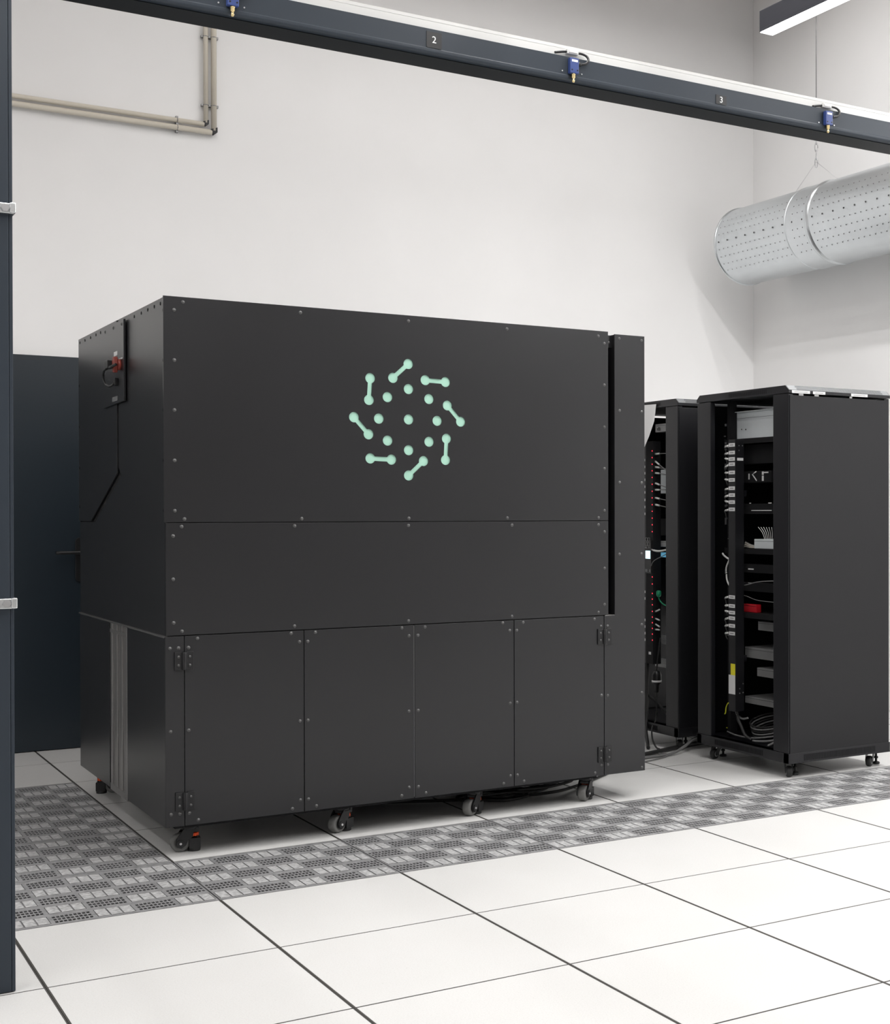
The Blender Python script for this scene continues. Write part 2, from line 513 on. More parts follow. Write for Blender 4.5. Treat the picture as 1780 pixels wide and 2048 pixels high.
# ------------------------------------------------------------------ suspended lamps
def lamp(x, y0, y1, z, label, group=None, watts=9.0):
    t = thing('suspended_lamp', (x, (y0 + y1) / 2, z), label, 'lamp', group)
    w, h = .070, .088
    obj('housing', MB().box(x, x + w, y0, y1, z + .012, z + h).box(x, x + .003, y0, y1, z + .0, z + .012).box(x + w - .003, x + w, y0, y1, z, z + .012), M['lamphouse'], t, bevel=.001)
    obj('diffuser', MB().box(x + .0035, x + w - .0035, y0 + .002, y1 - .002, z - .002, z + .0115), M['lamp'], t)
    n = max(2, int((y1 - y0) / 1.6))
    for k in range(n):
        yy = y0 + (y1 - y0) * (k + .5) / n
        obj('hanging_wire', MB().tube([(x + w / 2, yy, z + h - .002), (x + w / 2, yy, CZ)], .0012, 5, 1), M['steel'], t)
    L = y1 - y0
    ld = bpy.data.lights.new('lamp_light', 'AREA')
    ld.shape = 'RECTANGLE'; ld.size = .026; ld.size_y = L - .01
    ld.energy = watts * L; ld.color = LAMP_COL
    lo = bpy.data.objects.new('lamp_light', ld); COL.objects.link(lo)
    lo.parent = t; lo.location = (w / 2, 0, -.006)
    return t
lamp(2.874, -3.6, .23, 3.232, 'long suspended linear lamp with dark housing glowing above the slate beam', watts=G_P)
for (x, y0, y1) in ((1.474, -3.6, .50), (4.225, -3.6, .90)):
    lamp(x, y0, y1, 3.232, 'added linear lamp out of the frame above, lighting the left side', 'lamps out of the frame', watts=G_P if x < 4 else G_B)
for (x, y0, y1) in ((.07, -3.6, .5), (-1.3, -3.6, .5), (-2.7, -3.6, .5)):  # added unseen pendants, brightening the left floor and wall
    lamp(x, y0, y1, 3.232, 'added linear lamp out of the frame above, lighting the left side', 'lamps out of the frame', watts=G_L)
for x in (-1.3, 1.474, 4.225):  # added unseen pendants, filling the hall behind with light
    for (y0, y1) in ((-9.0, -4.4),):
        lamp(x, y0, y1, 3.232, 'added linear lamp out of the frame behind, lighting the cabinet front', 'lamps out of the frame', watts=G_H)
for x in (-2.0, .6, 2.1, 3.6):  # added unseen battens, lifting the walls and front floor
    lamp(x, -3.0, -.05, 4.70, 'added ceiling batten out of the frame, brightening walls and floor', 'lamps out of the frame', watts=G_I)
for x in (1.0, 2.5, 3.9):  # added unseen battens, evening out the back wall
    lamp(x, .05, 2.45, 4.70, 'added ceiling batten out of the frame, brightening walls and floor', 'lamps out of the frame', watts=G_C * (0.55 if x < 2 else (1.1 if x < 3 else 1.15)))

# ------------------------------------------------------------------ round perforated duct
DCX, DCZ, DR = 4.83, 2.976, 0.25
duct = thing('round_duct', (DCX, 1.0, DCZ), 'large round galvanised air duct with rows of small holes', 'air duct')
def ring_profile(y0, y1, rad):
    return [(rad, y0), (rad, y1)]
YF = 3.082
b = MB().lathe([(DR - .001, 2.235), (DR - .001, YF)], (DCX, 0, DCZ), 1, 72)
b.lathe([(0.0001, YF), (DR - .001, YF)], (DCX, 0, DCZ), 1, 72, smooth=False)
obj('end_section', b, M['galv'], duct)
obj('main_section', MB().lathe([(DR, -4.5), (DR, 2.132)], (DCX, 0, DCZ), 1, 72), M['galv'], duct)
obj('sleeve', MB().lathe([(DR + .0016, 2.134), (DR + .0016, 2.328)], (DCX, 0, DCZ), 1, 72), M['galv'], duct)
for (ya, yb, rr) in ((YF - .006, YF + .012, .006), (2.095, 2.138, .0085), (2.324, 2.332, .0045)):
    mid = (ya + yb) / 2
    prof = [(DR + rr * math.sin(math.pi * k / 6), ya + (yb - ya) * k / 6) for k in range(7)]
    obj('rib', MB().lathe(prof, (DCX, 0, DCZ), 1, 72), M['galv'], duct)
pb = MB()
def dot(ang, y, rad):
    a = math.radians(ang); R_ = DR + .0024
    cx_, cz_ = DCX - R_ * math.cos(a), DCZ + R_ * math.sin(a)
    tx, tz = math.sin(a), math.cos(a)
    vs = []
    for k in range(8):
        t = 2 * math.pi * k / 8
        vs.append((cx_ + tx * rad * math.cos(t), y + rad * math.sin(t), cz_ + tz * rad * math.cos(t)))
    pb.add(vs, [tuple(range(8))])
for k in range(-4, 4):
    ang = -1.1 + k * 11.0
    step, rad = (.098, .0058) if k == 0 else (.049, .0036)
    y = YF - .045 + (0.0 if k % 2 else .0)
    while y > -1.2:
        if not (2.09 < y < 2.145 or 2.30 < y < 2.335):
            dot(ang, y, rad)
        y -= step
po = obj('perforation', pb, M['hole'], duct); po['kind'] = 'stuff'
# suspension: wire, chain links, wire split
sus = thing('duct_hanger', (DCX, 2.335, DCZ + DR), 'thin steel wire and chain hanger holding up the duct', 'hanger')
obj('wire', MB().tube([(DCX, 2.335, 3.545), (DCX, 2.335, CZ)], .0032, 6, 1), M['dullmetal'], sus)
for k in range(4):
    z = 3.55 - k * .047
    a = Vector((0.7, -0.7, 0)) if k % 2 else Vector((0.7, 0.7, 0))
    pts = []
    for q in range(13):
        t = 2 * math.pi * q / 12
        pts.append(Vector((DCX, 2.335, z - .03)) + a * .009 * math.cos(t) + Vector((0, 0, .030 * math.sin(t))))
    obj('chain_link', MB().tube(pts, .003, 6, 1), M['steel'], sus)
for ye, ze in ((2.115, 3.233), (2.56, 3.226)):
    obj('split_wire', MB().tube([(DCX, 2.335, 3.385), (DCX, ye, ze)], .0012, 5, 1), M['steel'], sus)

# ------------------------------------------------------------------ slate beam with limit switches and numbers
beam = thing('overhead_beam', (2.2, -.53, 2.605), 'long slate-grey overhead beam with a white rail along its top', 'beam')
prof = [(-.590, 2.673), (-.590, 2.616), (-.5915, 2.613), (-.5915, 2.607)]
for k in range(7):
    t = math.pi / 2 * k / 6
    prof.append((-.5915 + .012 * (1 - math.cos(t)), 2.607 - .010 * math.sin(t)))
prof += [(-.462, 2.597), (-.455, 2.603), (-.455, 2.673)]
obj('beam_body', MB().prism(prof[::-1], -.8, RX - .003, 0), M['slate'], beam)
obj('underside_strip', MB().box(-.8, RX - .003, -.572, -.464, 2.5945, 2.5975), M['slatedk'], beam)
wr = MB().box(-.8, RX - .003, -.575, -.46, 2.673, 2.701).box(-.8, RX - .003, -.5738, -.46, 2.7008, 2.7022).box(-.8, RX - .003, -.575, -.46, 2.702, 2.712)
obj('white_rail', wr, M['whitem'], beam)

def limit_switch(x, z, label):
    t = thing('limit_switch', (x, -.598, z - .025), label, 'switch', 'limit switches on the beam')
    b = MB().box(x - .0155, x + .0155, -.608, -.5905, z - .024, z + .025)
    body = obj('switch_body', b, M['blue'], t, bevel=.002)
    obj('name_plate', MB().box(x - .010, x + .011, -.6086, -.6078, z + .012, z + .019), M['signwh'], body)
    for sx in (-.009, .010):
        obj('fixing_screw', MB().cyl((x + sx, -.6082, z - .014), .0026, .0016, 1, 10), M['plast'], body)
    pl = MB().lathe([(.0001, -.052), (.0035, -.051), (.0048, -.047), (.0048, -.043), (.0035, -.042), (.0035, -.038), (.0062, -.037), (.0062, -.028), (.0075, -.027), (.0075, -.024), (.0001, -.024)], (x, -.599, z), 2, 14)
    obj('plunger', pl, M['brass'], t)
    obj('cable_gland', MB().cyl((x + .021, -.599, z + .010), .0062, .012, 0, 12), M['plast'], t)
    obj('cable', MB().tube([(x + .022, -.599, z + .010), (x + .042, -.600, z + .014), (x + .055, -.598, z + .028), (x + .052, -.592, z + .042), (x + .036, -.586, z + .049), (x + .015, -.584, z + .048), (x - .02, -.584, z + .047), (x - .058, -.584, z + .038)], .0040, 8, 6), M['plast'], t)
    obj('cable_clamp', MB().box(x - .017, x + .023, -.592, -.578, z + .041, z + .056).box(x - .013, x + .019, -.5945, -.592, z + .044, z + .053), M['whitem'], t, bevel=.0015)
    for sx in (-.036, .034):
        obj('stud', MB().cyl((x + sx, -.5915, z - .018), .0022, .003, 1, 8), M['steel'], t)
limit_switch(.480, 2.644, 'blue limit switch at the cut-off top end of the beam')
limit_switch(1.543, 2.643, 'blue limit switch on the beam between numbers 2 and 3')
limit_switch(2.577, 2.638, 'blue limit switch on the beam past number 3, over the duct')
for (x, z, w, txt, lab) in ((1.075, 2.6405, .024, '2', 'square black plate showing 2, between the first two blue switches'), (2.118, 2.631, .022, '3', 'smaller black plate showing 3, between the last two blue switches')):
    s = thing('number_plate', (x, -.5915, z), lab, 'sign', 'number plates on the beam')
    obj('plate', MB().box(x - w, x + w, -.5915, -.5902, z - w if txt == '2' else z - .015, z + w if txt == '2' else z + .016), M['signbk'], s)
    inst('numeral', text_mesh(txt, .029, M['signwh']), s, (x, -.5919, z), (math.pi / 2, 0, 0))

# ------------------------------------------------------------------ slate post with latches
post = thing('partition_post', (-.32, -.56, 0), 'slate-grey partition post cut by the frame beside the floor tiles', 'post')
obj('post_panel', MB().box(-.60, -.078, -.590, -.520, .002, 2.60), M['slate'], post, bevel=.002)
obj('edge_strip', MB().box(-.0775, -.069, -.5895, -.520, .002, 2.60), M['slate'], post, bevel=.0015)
def latch(z, label):
    la = obj('latch', MB().box(-.16, -.066, -.604, -.590, z - .013, z + .013).box(-.078, -.064, -.612, -.530, z - .012, z + .014), M['chrome'], post, bevel=.002, label=label)
    obj('bolt_head', MB().cyl((-.088, -.607, z), .010, .008, 1, 6, smooth=False), M['steel'], la)
    obj('bolt_head', MB().cyl((-.128, -.607, z), .010, .008, 1, 6, smooth=False), M['steel'], la)
latch(1.997, 'upper zinc latch bracket')
latch(.994, 'lower zinc latch bracket')

# ------------------------------------------------------------------ the big black cabinet
FY, SX = .641, .585
X1, YB, Z0, Z1 = 2.560, 2.170, .113, 1.988
cab = thing('computer_cabinet', (1.57, 1.4, 0), 'large black panelled computer cabinet on casters with a mint dot logo', 'cabinet')
core = MB().box(.595, 2.372, FY + .0075, YB - .008, .120, Z1 - .006)
core.box(2.372, 2.552, FY + .0075, YB - .008, .120, .782).box(2.420, 2.552, FY + .0075, YB - .008, .782, Z1 - .012).box(2.36, 2.43, 1.1, YB - .008, .7, Z1 - .012)
obj('inner_frame', core, M['core'], cab)
obj('base_frame', MB().box(.66, 2.30, .672, .712, .099, .1195).box(.66, 2.30, YB - .06, YB - .02, .099, .1195).box(.625, .66, .672, YB - .02, .099, .1195).box(2.30, 2.34, .672, YB - .02, .099, .1195), M['core'], cab, bevel=.001)
screw_me = MB().lathe([(.0001, -.0030), (.0022, -.0030), (.0024, -.0022), (.0034, -.0022), (.0060, -.0012), (.0066, .0000), (.0066, .0015)], (0, 0, 0), 1, 12).mesh('screw', M['screw'])
SCR = dict(
 upper=[(0.651,1.97),(0.621,1.94),(1.07,1.966),(1.492,1.966),(1.911,1.966),(2.333,1.966),(2.362,1.937),(0.621,1.763),(0.621,1.587),(0.621,1.409),(0.621,1.231),(0.654,1.202),(1.073,1.202),(1.492,1.202),(1.911,1.202),(2.333,1.202),(2.362,1.762),(2.362,1.584),(2.362,1.409),(2.362,1.232)],
 middle=[(0.644,1.175),(1.046,1.175),(1.49,1.174),(1.932,1.173),(2.333,1.172),(2.362,1.142),(0.615,1.142),(0.615,0.989),(0.616,0.835),(0.644,0.804),(1.045,0.804),(1.489,0.804),(1.931,0.803),(2.332,0.803),(2.362,0.988),(2.362,0.835)],
 strip=[(0.603,0.745),(0.632,0.745),(0.604,0.451),(0.605,0.158),(0.635,0.158)],
 d1=[(0.697,0.776),(0.666,0.745),(0.666,0.451),(0.667,0.157),(0.698,0.128),(1.032,0.778),(1.063,0.745),(1.064,0.451),(1.065,0.157),(1.035,0.128)],
 d2=[(1.123,0.777),(1.094,0.745),(1.094,0.451),(1.095,0.157),(1.125,0.128),(1.49,0.157),(1.46,0.128),(1.49,0.453),(1.462,0.778),(1.491,0.746)],
 d3=[(1.528,0.156),(1.559,0.128),(1.528,0.453),(1.557,0.777),(1.528,0.746),(1.923,0.156),(1.893,0.128),(1.922,0.451),(1.921,0.746),(1.89,0.778)],
 d4=[(1.954,0.156),(1.984,0.128),(1.953,0.452),(1.952,0.745),(1.981,0.776),(2.313,0.775),(2.344,0.744),(2.346,0.452),(2.346,0.157),(2.315,0.127)],
 right=[(2.376,0.743),(2.376,0.449),(2.376,0.156),(2.545,0.742),(2.545,0.449),(2.545,0.127),(2.435,1.963),(2.545,1.962),(2.436,1.657),(2.545,1.656),(2.436,1.352),(2.545,1.351),(2.435,1.046),(2.545,1.046)])
def screws(key, panel, y=FY):
    for (x, z) in SCR[key]:
        inst('screw', screw_me, panel, (x, y, z))
TH = .0065
# upper panel with the logo cut through it
dots = [(1.492,1.703),(1.407,1.668),(1.576,1.668),(1.372,1.584),(1.492,1.585),(1.610,1.584),(1.407,1.501),(1.576,1.501),(1.492,1.466)]
bars = [((1.491,1.800),(1.429,1.743)),((1.561,1.741),(1.645,1.738)),((1.338,1.737),(1.333,1.654)),((1.274,1.586),(1.331,1.523)),((1.653,1.646),(1.709,1.584)),((1.649,1.515),(1.645,1.431)),((1.553,1.425),(1.492,1.368)),((1.338,1.431),(1.422,1.428))]
RD, HW = .0198, .0088
holes = []
for (x, z) in dots:
    holes.append([(x + RD * math.cos(2 * math.pi * k / 28), z + RD * math.sin(2 * math.pi * k / 28)) for k in range(28)])
for (a, c) in bars:
    a = Vector(a); c = Vector(c); d = (c - a).normalized(); n = Vector((-d.y, d.x))
    al = math.asin(HW / RD); base = math.atan2(d.y, d.x)
    poly = []
    for k in range(27):
        t = base + al + (2 * math.pi - 2 * al) * k / 26
        poly.append((a.x + RD * math.cos(t), a.y + RD * math.sin(t)))
    for k in range(27):
        t = base + math.pi + al + (2 * math.pi - 2 * al) * k / 26
        poly.append((c.x + RD * math.cos(t), c.y + RD * math.sin(t)))
    holes.append(poly)
up_me = flat_mesh([(.584, 1.1905), (2.380, 1.1905), (2.380, Z1), (.584, Z1)], holes, TH - .002, M['paint'])
o0 = ORG[cab.name]
for v in up_me.vertices:
    v.co = Vector((v.co.x, v.co.y + FY, v.co.z)) - o0
up = link('upper_front_panel', up_me, cab); ORG[up.name] = o0
up['label'] = 'wide black upper front panel cut with a mint dot logo'
screws('upper', up)
obj('logo_backing', MB().box(1.22, 1.76, FY + .0046, FY + .0066, 1.33, 1.85), M['mint'], up, label='mint green backing seen through the logo cut-outs')
mp_ = obj('middle_front_panel', MB().box(.590, 2.380, FY, FY + TH, .7905, 1.1875), M['paint'], cab, bevel=.0008)
screws('middle', mp_)
sp_ = obj('corner_strip', MB().box(.587, .6505, FY, FY + TH, Z0, .7865), M['paint'], cab, bevel=.0008)
screws('strip', sp_)
hinge_l = MB()
def hinge(xc, z, parent):
    hw, hh = .033, .033
    b = MB()
    b.box(xc - hw, xc - .008, FY - .006, FY + .0005, z - hh, z + hh).box(xc + .008, xc + hw, FY - .006, FY + .0005, z - hh, z + hh)
    b.cyl((xc, FY - .008, z), .0085, hh * 1.9, 2, 14)
    b.box(xc - .012, xc + .012, FY - .007, FY + .0005, z - hh * .93, z + hh * .93)
    h = obj('hinge', b, M['plast'], parent, bevel=.0012)
    for sx in (-.019, .019):
        for sz in (-.015, .015):
            o = inst('screw', screw_me, h, (xc + sx, FY - .0065, z + sz))
            o.scale = (.75, .75, .75)
doors = []
for k, (x0, x1) in enumerate(((.653, 1.0785), (1.0815, 1.5095), (1.5145, 1.9385), (1.9415, 2.3575))):
    d = obj('lower_door', MB().box(x0, x1, FY, FY + TH, Z0, .7865), M['paint'], cab, bevel=.0008)
    screws('d%d' % (k + 1), d)
    doors.append(d)
hinge(.650, .699, doors[0]); hinge(.652, .201, doors[0])
hinge(2.3595, .700, doors[3]); hinge(2.3605, .202, doors[3])
obj('door_edge_strip', MB().box(1.5108, 1.5132, FY + .0012, FY + .006, Z0 + .005, .785), M['edge'], cab)
rp_ = obj('right_front_panel', MB().prism([(2.3605, Z0), (X1, Z0), (X1, 1.980), (2.4115, 1.980), (2.4115, .7885), (2.3605, .7865)], FY, FY + TH, 1), M['paint'], cab, bevel=.0008)
screws('right', rp_)
br = obj('top_bracket', MB().box(2.376, 2.4185, FY + .024, FY + .05, 1.925, 1.976), M['paint'], cab)
inst('screw', screw_me, br, (2.398, FY + .024, 1.945))
obj('slot_sill', MB().box(2.3655, 2.4115, FY + .001, FY + .30, .7825, .7895), M['alu'], cab)
obj('slot_side', MB().box(2.4125, 2.4185, FY + .0075, YB - .02, .79, 1.978), M['paint'], cab)

# left side panels (seen), other faces
S0 = SX
sp = MB().prism([(2.168, 1.189), (1.915, 1.189), (1.400, 1.381), (1.400, Z1 - .004), (2.168, Z1 - .004)], S0, S0 + .006, 0)
rear_side = obj('rear_upper_side_panel', sp, M['paint'], cab, bevel=.0008)
sp = MB().prism([(.6485, .7885), (2.168, .7885), (2.168, 1.184), (1.850, 1.184), (1.345, 1.372), (1.392, 1.404), (1.392, Z1 - .004), (.6485, Z1 - .004)], S0 + .0045, S0 + .0095, 0)
front_side = obj('front_upper_side_panel', sp, M['paint'], cab)
obj('side_ledge', MB().box(S0 - .003, S0 + .012, .648, 2.168, .7825, .7885), M['edge'], cab)
obj('front_lower_side_panel', MB().box(S0 + .002, S0 + .008, .6485, 1.243, Z0, .781), M['paint'], cab, bevel=.0008)
obj('rear_lower_side_panel', MB().box(S0 + .002, S0 + .008, 1.560, 2.168, Z0, .781), M['paint'], cab, bevel=.0008)
ex = MB()
for (ya, yb_) in ((1.245, 1.287), (1.331, 1.375), (1.419, 1.463), (1.507, 1.540)):
    ex.box(S0 + .0015, S0 + .0095, ya, yb_, .108, .781)
ex.box(S0 + .0065, S0 + .0095, 1.245, 1.540, .108, .781)
ex.box(S0 + .0005, S0 + .0095, 1.245, 1.545, .742, .757).box(S0 + .0005, S0 + .0095, 1.245, 1.545, .108, .135)
obj('aluminium_profile', ex, M['alu'], cab, bevel=.0015, label='exposed grey aluminium profile post')
pit_me = MB().cyl((0, 0, 0), .0062, .0016, 0, 10).mesh('side_rivet', M['core'])
for y in (.704, .794, .894, .997, 1.111):
    inst('side_rivet', pit_me, front_side, (S0 + .0042, y, 1.967))
for z in (1.94, 1.763, 1.587, 1.409, 1.232):
    inst('side_rivet', pit_me, front_side, (S0 + .0042, .665, z))
for y in (1.70, 1.792, 1.906, 2.023, 2.133):
    inst('side_rivet', pit_me, rear_side, (S0 - .0003, y, 1.967))
for z in (1.78, 1.60, 1.42, 1.25):
    inst('side_rivet', pit_me, rear_side, (S0 - .0003, 2.150, z))
em = obj('switch_plate', MB().prism([(1.236, 1.656), (1.605, 1.648), (1.605, 1.972), (1.236, 1.972)], S0 - .008, S0 - .0001, 0), M['paint'], cab, bevel=.001)
for y in (1.27, 1.42, 1.57):
    o = inst('screw', screw_me, em, (S0 - .008, y, 1.955), (0, 0, -math.pi / 2))
obj('rotary_switch', MB().cyl((S0 - .014, 1.292, 1.799), .022, .012, 0, 20).prism([(1.279, 1.829), (1.305, 1.829), (1.309, 1.800), (1.302, 1.768), (1.282, 1.768), (1.275, 1.800)], S0 - .036, S0 - .020, 0), M['redsw'], em, bevel=.003, label='red rotary isolator handle')
obj('padlock', MB().box(S0 - .050, S0 - .030, 1.320, 1.372, 1.786, 1.818).tube([(S0 - .040, 1.325, 1.795), (S0 - .044, 1.300, 1.786), (S0 - .042, 1.275, 1.790), (S0 - .030, 1.255, 1.797)], .006, 8, 4), M['plast'], em, bevel=.003)
obj('retaining_cable', MB().tube([(S0 - .042, 1.365, 1.788), (S0 - .040, 1.430, 1.785), (S0 - .036, 1.468, 1.764), (S0 - .034, 1.440, 1.735), (S0 - .030, 1.385, 1.721), (S0 - .022, 1.355, 1.728), (S0 - .014, 1.350, 1.745)], .0042, 8, 6), M['plast'], em)
obj('cable_socket', MB().box(S0 - .020, S0 - .008, 1.335, 1.362, 1.722, 1.752), M['plast'], em, bevel=.002)
obj('white_tag', MB().box(S0 - .0090, S0 - .0078, 1.346, 1.405, 1.841, 1.858), M['label'], em)
obj('white_tag', MB().box(S0 - .0090, S0 - .0078, 1.256, 1.314, 1.8205, 1.8255), M['label'], em)
obj('white_tag', MB().box(S0 - .0090, S0 - .0078, 1.345, 1.44, 1.664, 1.682), M['mesh'], em)
obj('top_panel', MB().box(.590, 2.378, FY + TH, YB - .004, Z1 - .006, Z1 - .002), M['paint'], cab)
obj('column_top', MB().box(2.4185, X1 - .003, FY + TH, YB - .004, 1.974, 1.9785), M['paint'], cab)
obj('rear_panel', MB().box(.590, 2.555, YB - .006, YB, Z0, Z1 - .004), M['paint'], cab)
obj('far_side_panel', MB().box(X1 - .006, X1, FY + TH, YB - .006, Z0, 1.978), M['paint'], cab)

# casters: levelling casters, wheel and foot on one bracket
c_plate = MB().box(-.036, .036, -.030, .030, .094, .1005).cyl((.004, 0, .088), .030, .014, 2, 20).cyl((.004, 0, .0935), .033, .003, 2, 20)
br_ = MB()
for sy in (-1, 1):
    y0, y1 = (sy * .0225 - .003, sy * .0225 + .003)
    br_.prism([(-.043, .034), (-.040, .052), (-.028, .070), (-.014, .087), (.018, .087), (.014, .056), (-.002, .044), (-.010, .026), (-.026, .015), (-.038, .022)], y0, y1, 1)
br_.box(-.016, .034, -.022, .022, .0705, .087)
br_.box(.002, .040, -.0235, .0235, .012, .049)
br_.box(.029, .035, -.012, .012, .048, .080)
br_.cyl((-.028, 0, .033), .0135, .056, 1, 18)
br_me = None
caster_me = MB()
caster_me.v = c_plate.v[:]; caster_me.f = c_plate.f[:]; caster_me.sm = c_plate.sm[:]
caster_me.add(br_.v, br_.f)
caster_me = caster_me.mesh('caster', M['plast'])
wheel_me = MB().lathe([(.0001, -.014), (.018, -.014), (.020, -.017), (.030, -.017), (.0335, -.011), (.0340, 0), (.0335, .011), (.030, .017), (.020, .017), (.018, .014), (.0001, .014)], (0, 0, 0), 1, 28).mesh('wheel', M['tyre'])
axle_me = MB().cyl((0, 0, 0), .0042, .061, 1, 12).mesh('axle_pin', M['steel'])
foot_me = MB().lathe([(.0001, .0), (.021, .0), (.022, .004), (.022, .020), (.018, .022), (.018, .030), (.0001, .030)], (0, 0, 0), 2, 20).mesh('levelling_foot', M['rubber'])
thumb = MB()
for k in range(12):
    t = 2 * math.pi * k / 12
    thumb.cyl((.0205 * math.cos(t), .0205 * math.sin(t), 0), .0038, .012, 2, 8)
thumb.cyl((0, 0, 0), .0205, .011, 2, 24)
thumb_me = thumb.mesh('thumbwheel', M['orange'])
def caster(x, y, rot):
    c = inst('caster', caster_me, cab, (x, y, .0), (0, 0, rot))
    for nm, me, loc in (('wheel', wheel_me, (-.028, 0, .0345)), ('axle_pin', axle_me, (-.028, 0, .033)), ('levelling_foot', foot_me, (.020, 0, .0)), ('thumbwheel', thumb_me, (.013, 0, .0615))):
        link(nm, me, c, loc)
    return c
caster(.688, .742, math.radians(-8)); caster(1.255, .735, math.radians(28)); caster(1.800, .728, math.radians(34)); caster(2.318, .728, math.radians(42))
caster(.672, 2.06, math.radians(160)); caster(1.255, 2.06, math.radians(170)); caster(1.80, 2.06, math.radians(150)); caster(2.32, 2.06, math.radians(185))

# cables on the floor
def cable(name, pts, rad, mt, label, group=None, cat='cable'):
    o = obj(name, MB().tube(pts, rad, 8, 6), mt)
    return tag(o, label, cat, group)
random.seed(3)
for k in range(6):
    cx_, cy_ = 2.02 + .045 * k, 1.02 + .05 * random.uniform(-1, 1)
    pts = []
    n = 11
    for q in range(n):
        t = 2 * math.pi * q / (n - 1) * .93 + k
        rr = .15 + .03 * random.uniform(-1, 1)
        pts.append((cx_ + rr * math.cos(t) * 1.15, cy_ + rr * math.sin(t) * .75, .0075 + .009 * k + .006 * random.random()))
    cable('floor_cable', pts, .0062, M['rubber'], 'loop of black cable in the coil under the cabinet', 'coiled cables under the cabinet')
cable('floor_cable', [(1.45, 1.2, .007), (1.8, 1.02, .008), (2.05, .93, .010), (2.25, .90, .012), (2.40, .97, .010), (2.58, 1.10, .007), (2.9, 1.35, .007)], .0065, M['rubber'], 'black cable trailing from the coil under the cabinet', None)
cable('floor_cable', [(2.42, 1.45, .012), (2.75, 1.46, .012), (3.00, 1.475, .013), (3.10, 1.50, .013), (3.24, 1.548, .014), (3.43, 1.606, .015), (3.62, 1.66, .013), (3.95, 1.72, .012)], .0115, M['rubber'], 'thick black power cable across the floor to the racks')
cable('floor_cable', [(2.42, 1.36, .009), (2.8, 1.40, .009), (3.05, 1.432, .009), (3.195, 1.440, .010), (3.31, 1.49, .030), (3.43, 1.55, .058), (3.50, 1.44, .066)], .0075, M['greycab'], 'grey cable rising from the floor to the nearer rack')
cable('floor_cable', [(2.5, 1.28, .005), (2.9, 1.33, .005), (3.12, 1.40, .005), (3.2, 1.47, .005), (3.17, 1.52, .005)], .0035, M['greycab'], 'thin grey cable curling on the floor beside the thick one')

# ------------------------------------------------------------------ server racks
RZ0, RZB, RZT = .070, .117, 1.768
slot_front = MB().box(-.0008, .0008, -.0026, .0026, -.0125, .0125).mesh('vent_slot', M['core'])
slot_side = MB().box(-.0026, .0026, -.0008, .0008, -.0145, .0145).mesh('vent_slot', M['core'])
rc_fork = MB()
for sy in (-1, 1):
    rc_fork.prism([(-.030, .030), (-.026, .020), (-.012, .020), (.016, .052), (.020, .066), (-.016, .066)], sy * .0165 - .0012, sy * .0165 + .0012, 1)
rc_fork.box(-.020, .024, -.022, .022, .061, .066).box(-.028, .030, -.028, .028, .0655, .0695)
rc_fork_me = rc_fork.mesh('caster', M['plast'])
rc_wheel_me = MB().lathe([(.0001, -.010), (.012, -.010), (.013, -.013), (.022, -.013), (.0255, -.008), (.0258, 0), (.0255, .008), (.022, .013), (.013, .013), (.012, .010), (.0001, .010)], (0, 0, 0), 1, 24).mesh('wheel', M['rubber'])
rc_hub_me = MB().lathe([(.009, -.0135), (.0150, -.0135), (.0150, .0135), (.009, .0135)], (0, 0, 0), 1, 20, closed=True).mesh('hub_ring', M['dullmetal'])
rc_foot_me = MB().lathe([(.0001, .004), (.018, .004), (.019, .008), (.016, .014), (.006, .016), (.006, .030), (.010, .031), (.010, .040), (.0055, .041), (.0055, .069), (.0001, .069)], (0, 0, 0), 2, 14).mesh('levelling_foot', M['rubber'])

def perf_strip(xa, xb, ya, yb_, za, zb, n, rows):
    """dark slanting perforation lines on the sloping lid edge"""
    b = MB()
    for k in range(n):
        for q in range(rows):
            t0 = (q + .22) / rows; t1 = (q + .78) / rows
            x = xa + (xb - xa) * (k + .5 + (.5 if q % 2 else 0)) / (n + .5)
            w = (xb - xa) / n * .28
            nrm = Vector((0, -(zb - za), (yb_ - ya))).normalized() * .0006
            def P(xx, t):
                return (xx, ya + (yb_ - ya) * t + nrm.y, za + (zb - za) * t + nrm.z)
            b.add([P(x - w, t0), P(x + w, t0), P(x + w, t1), P(x - w, t1)], [(0, 1, 2, 3)])
    return b

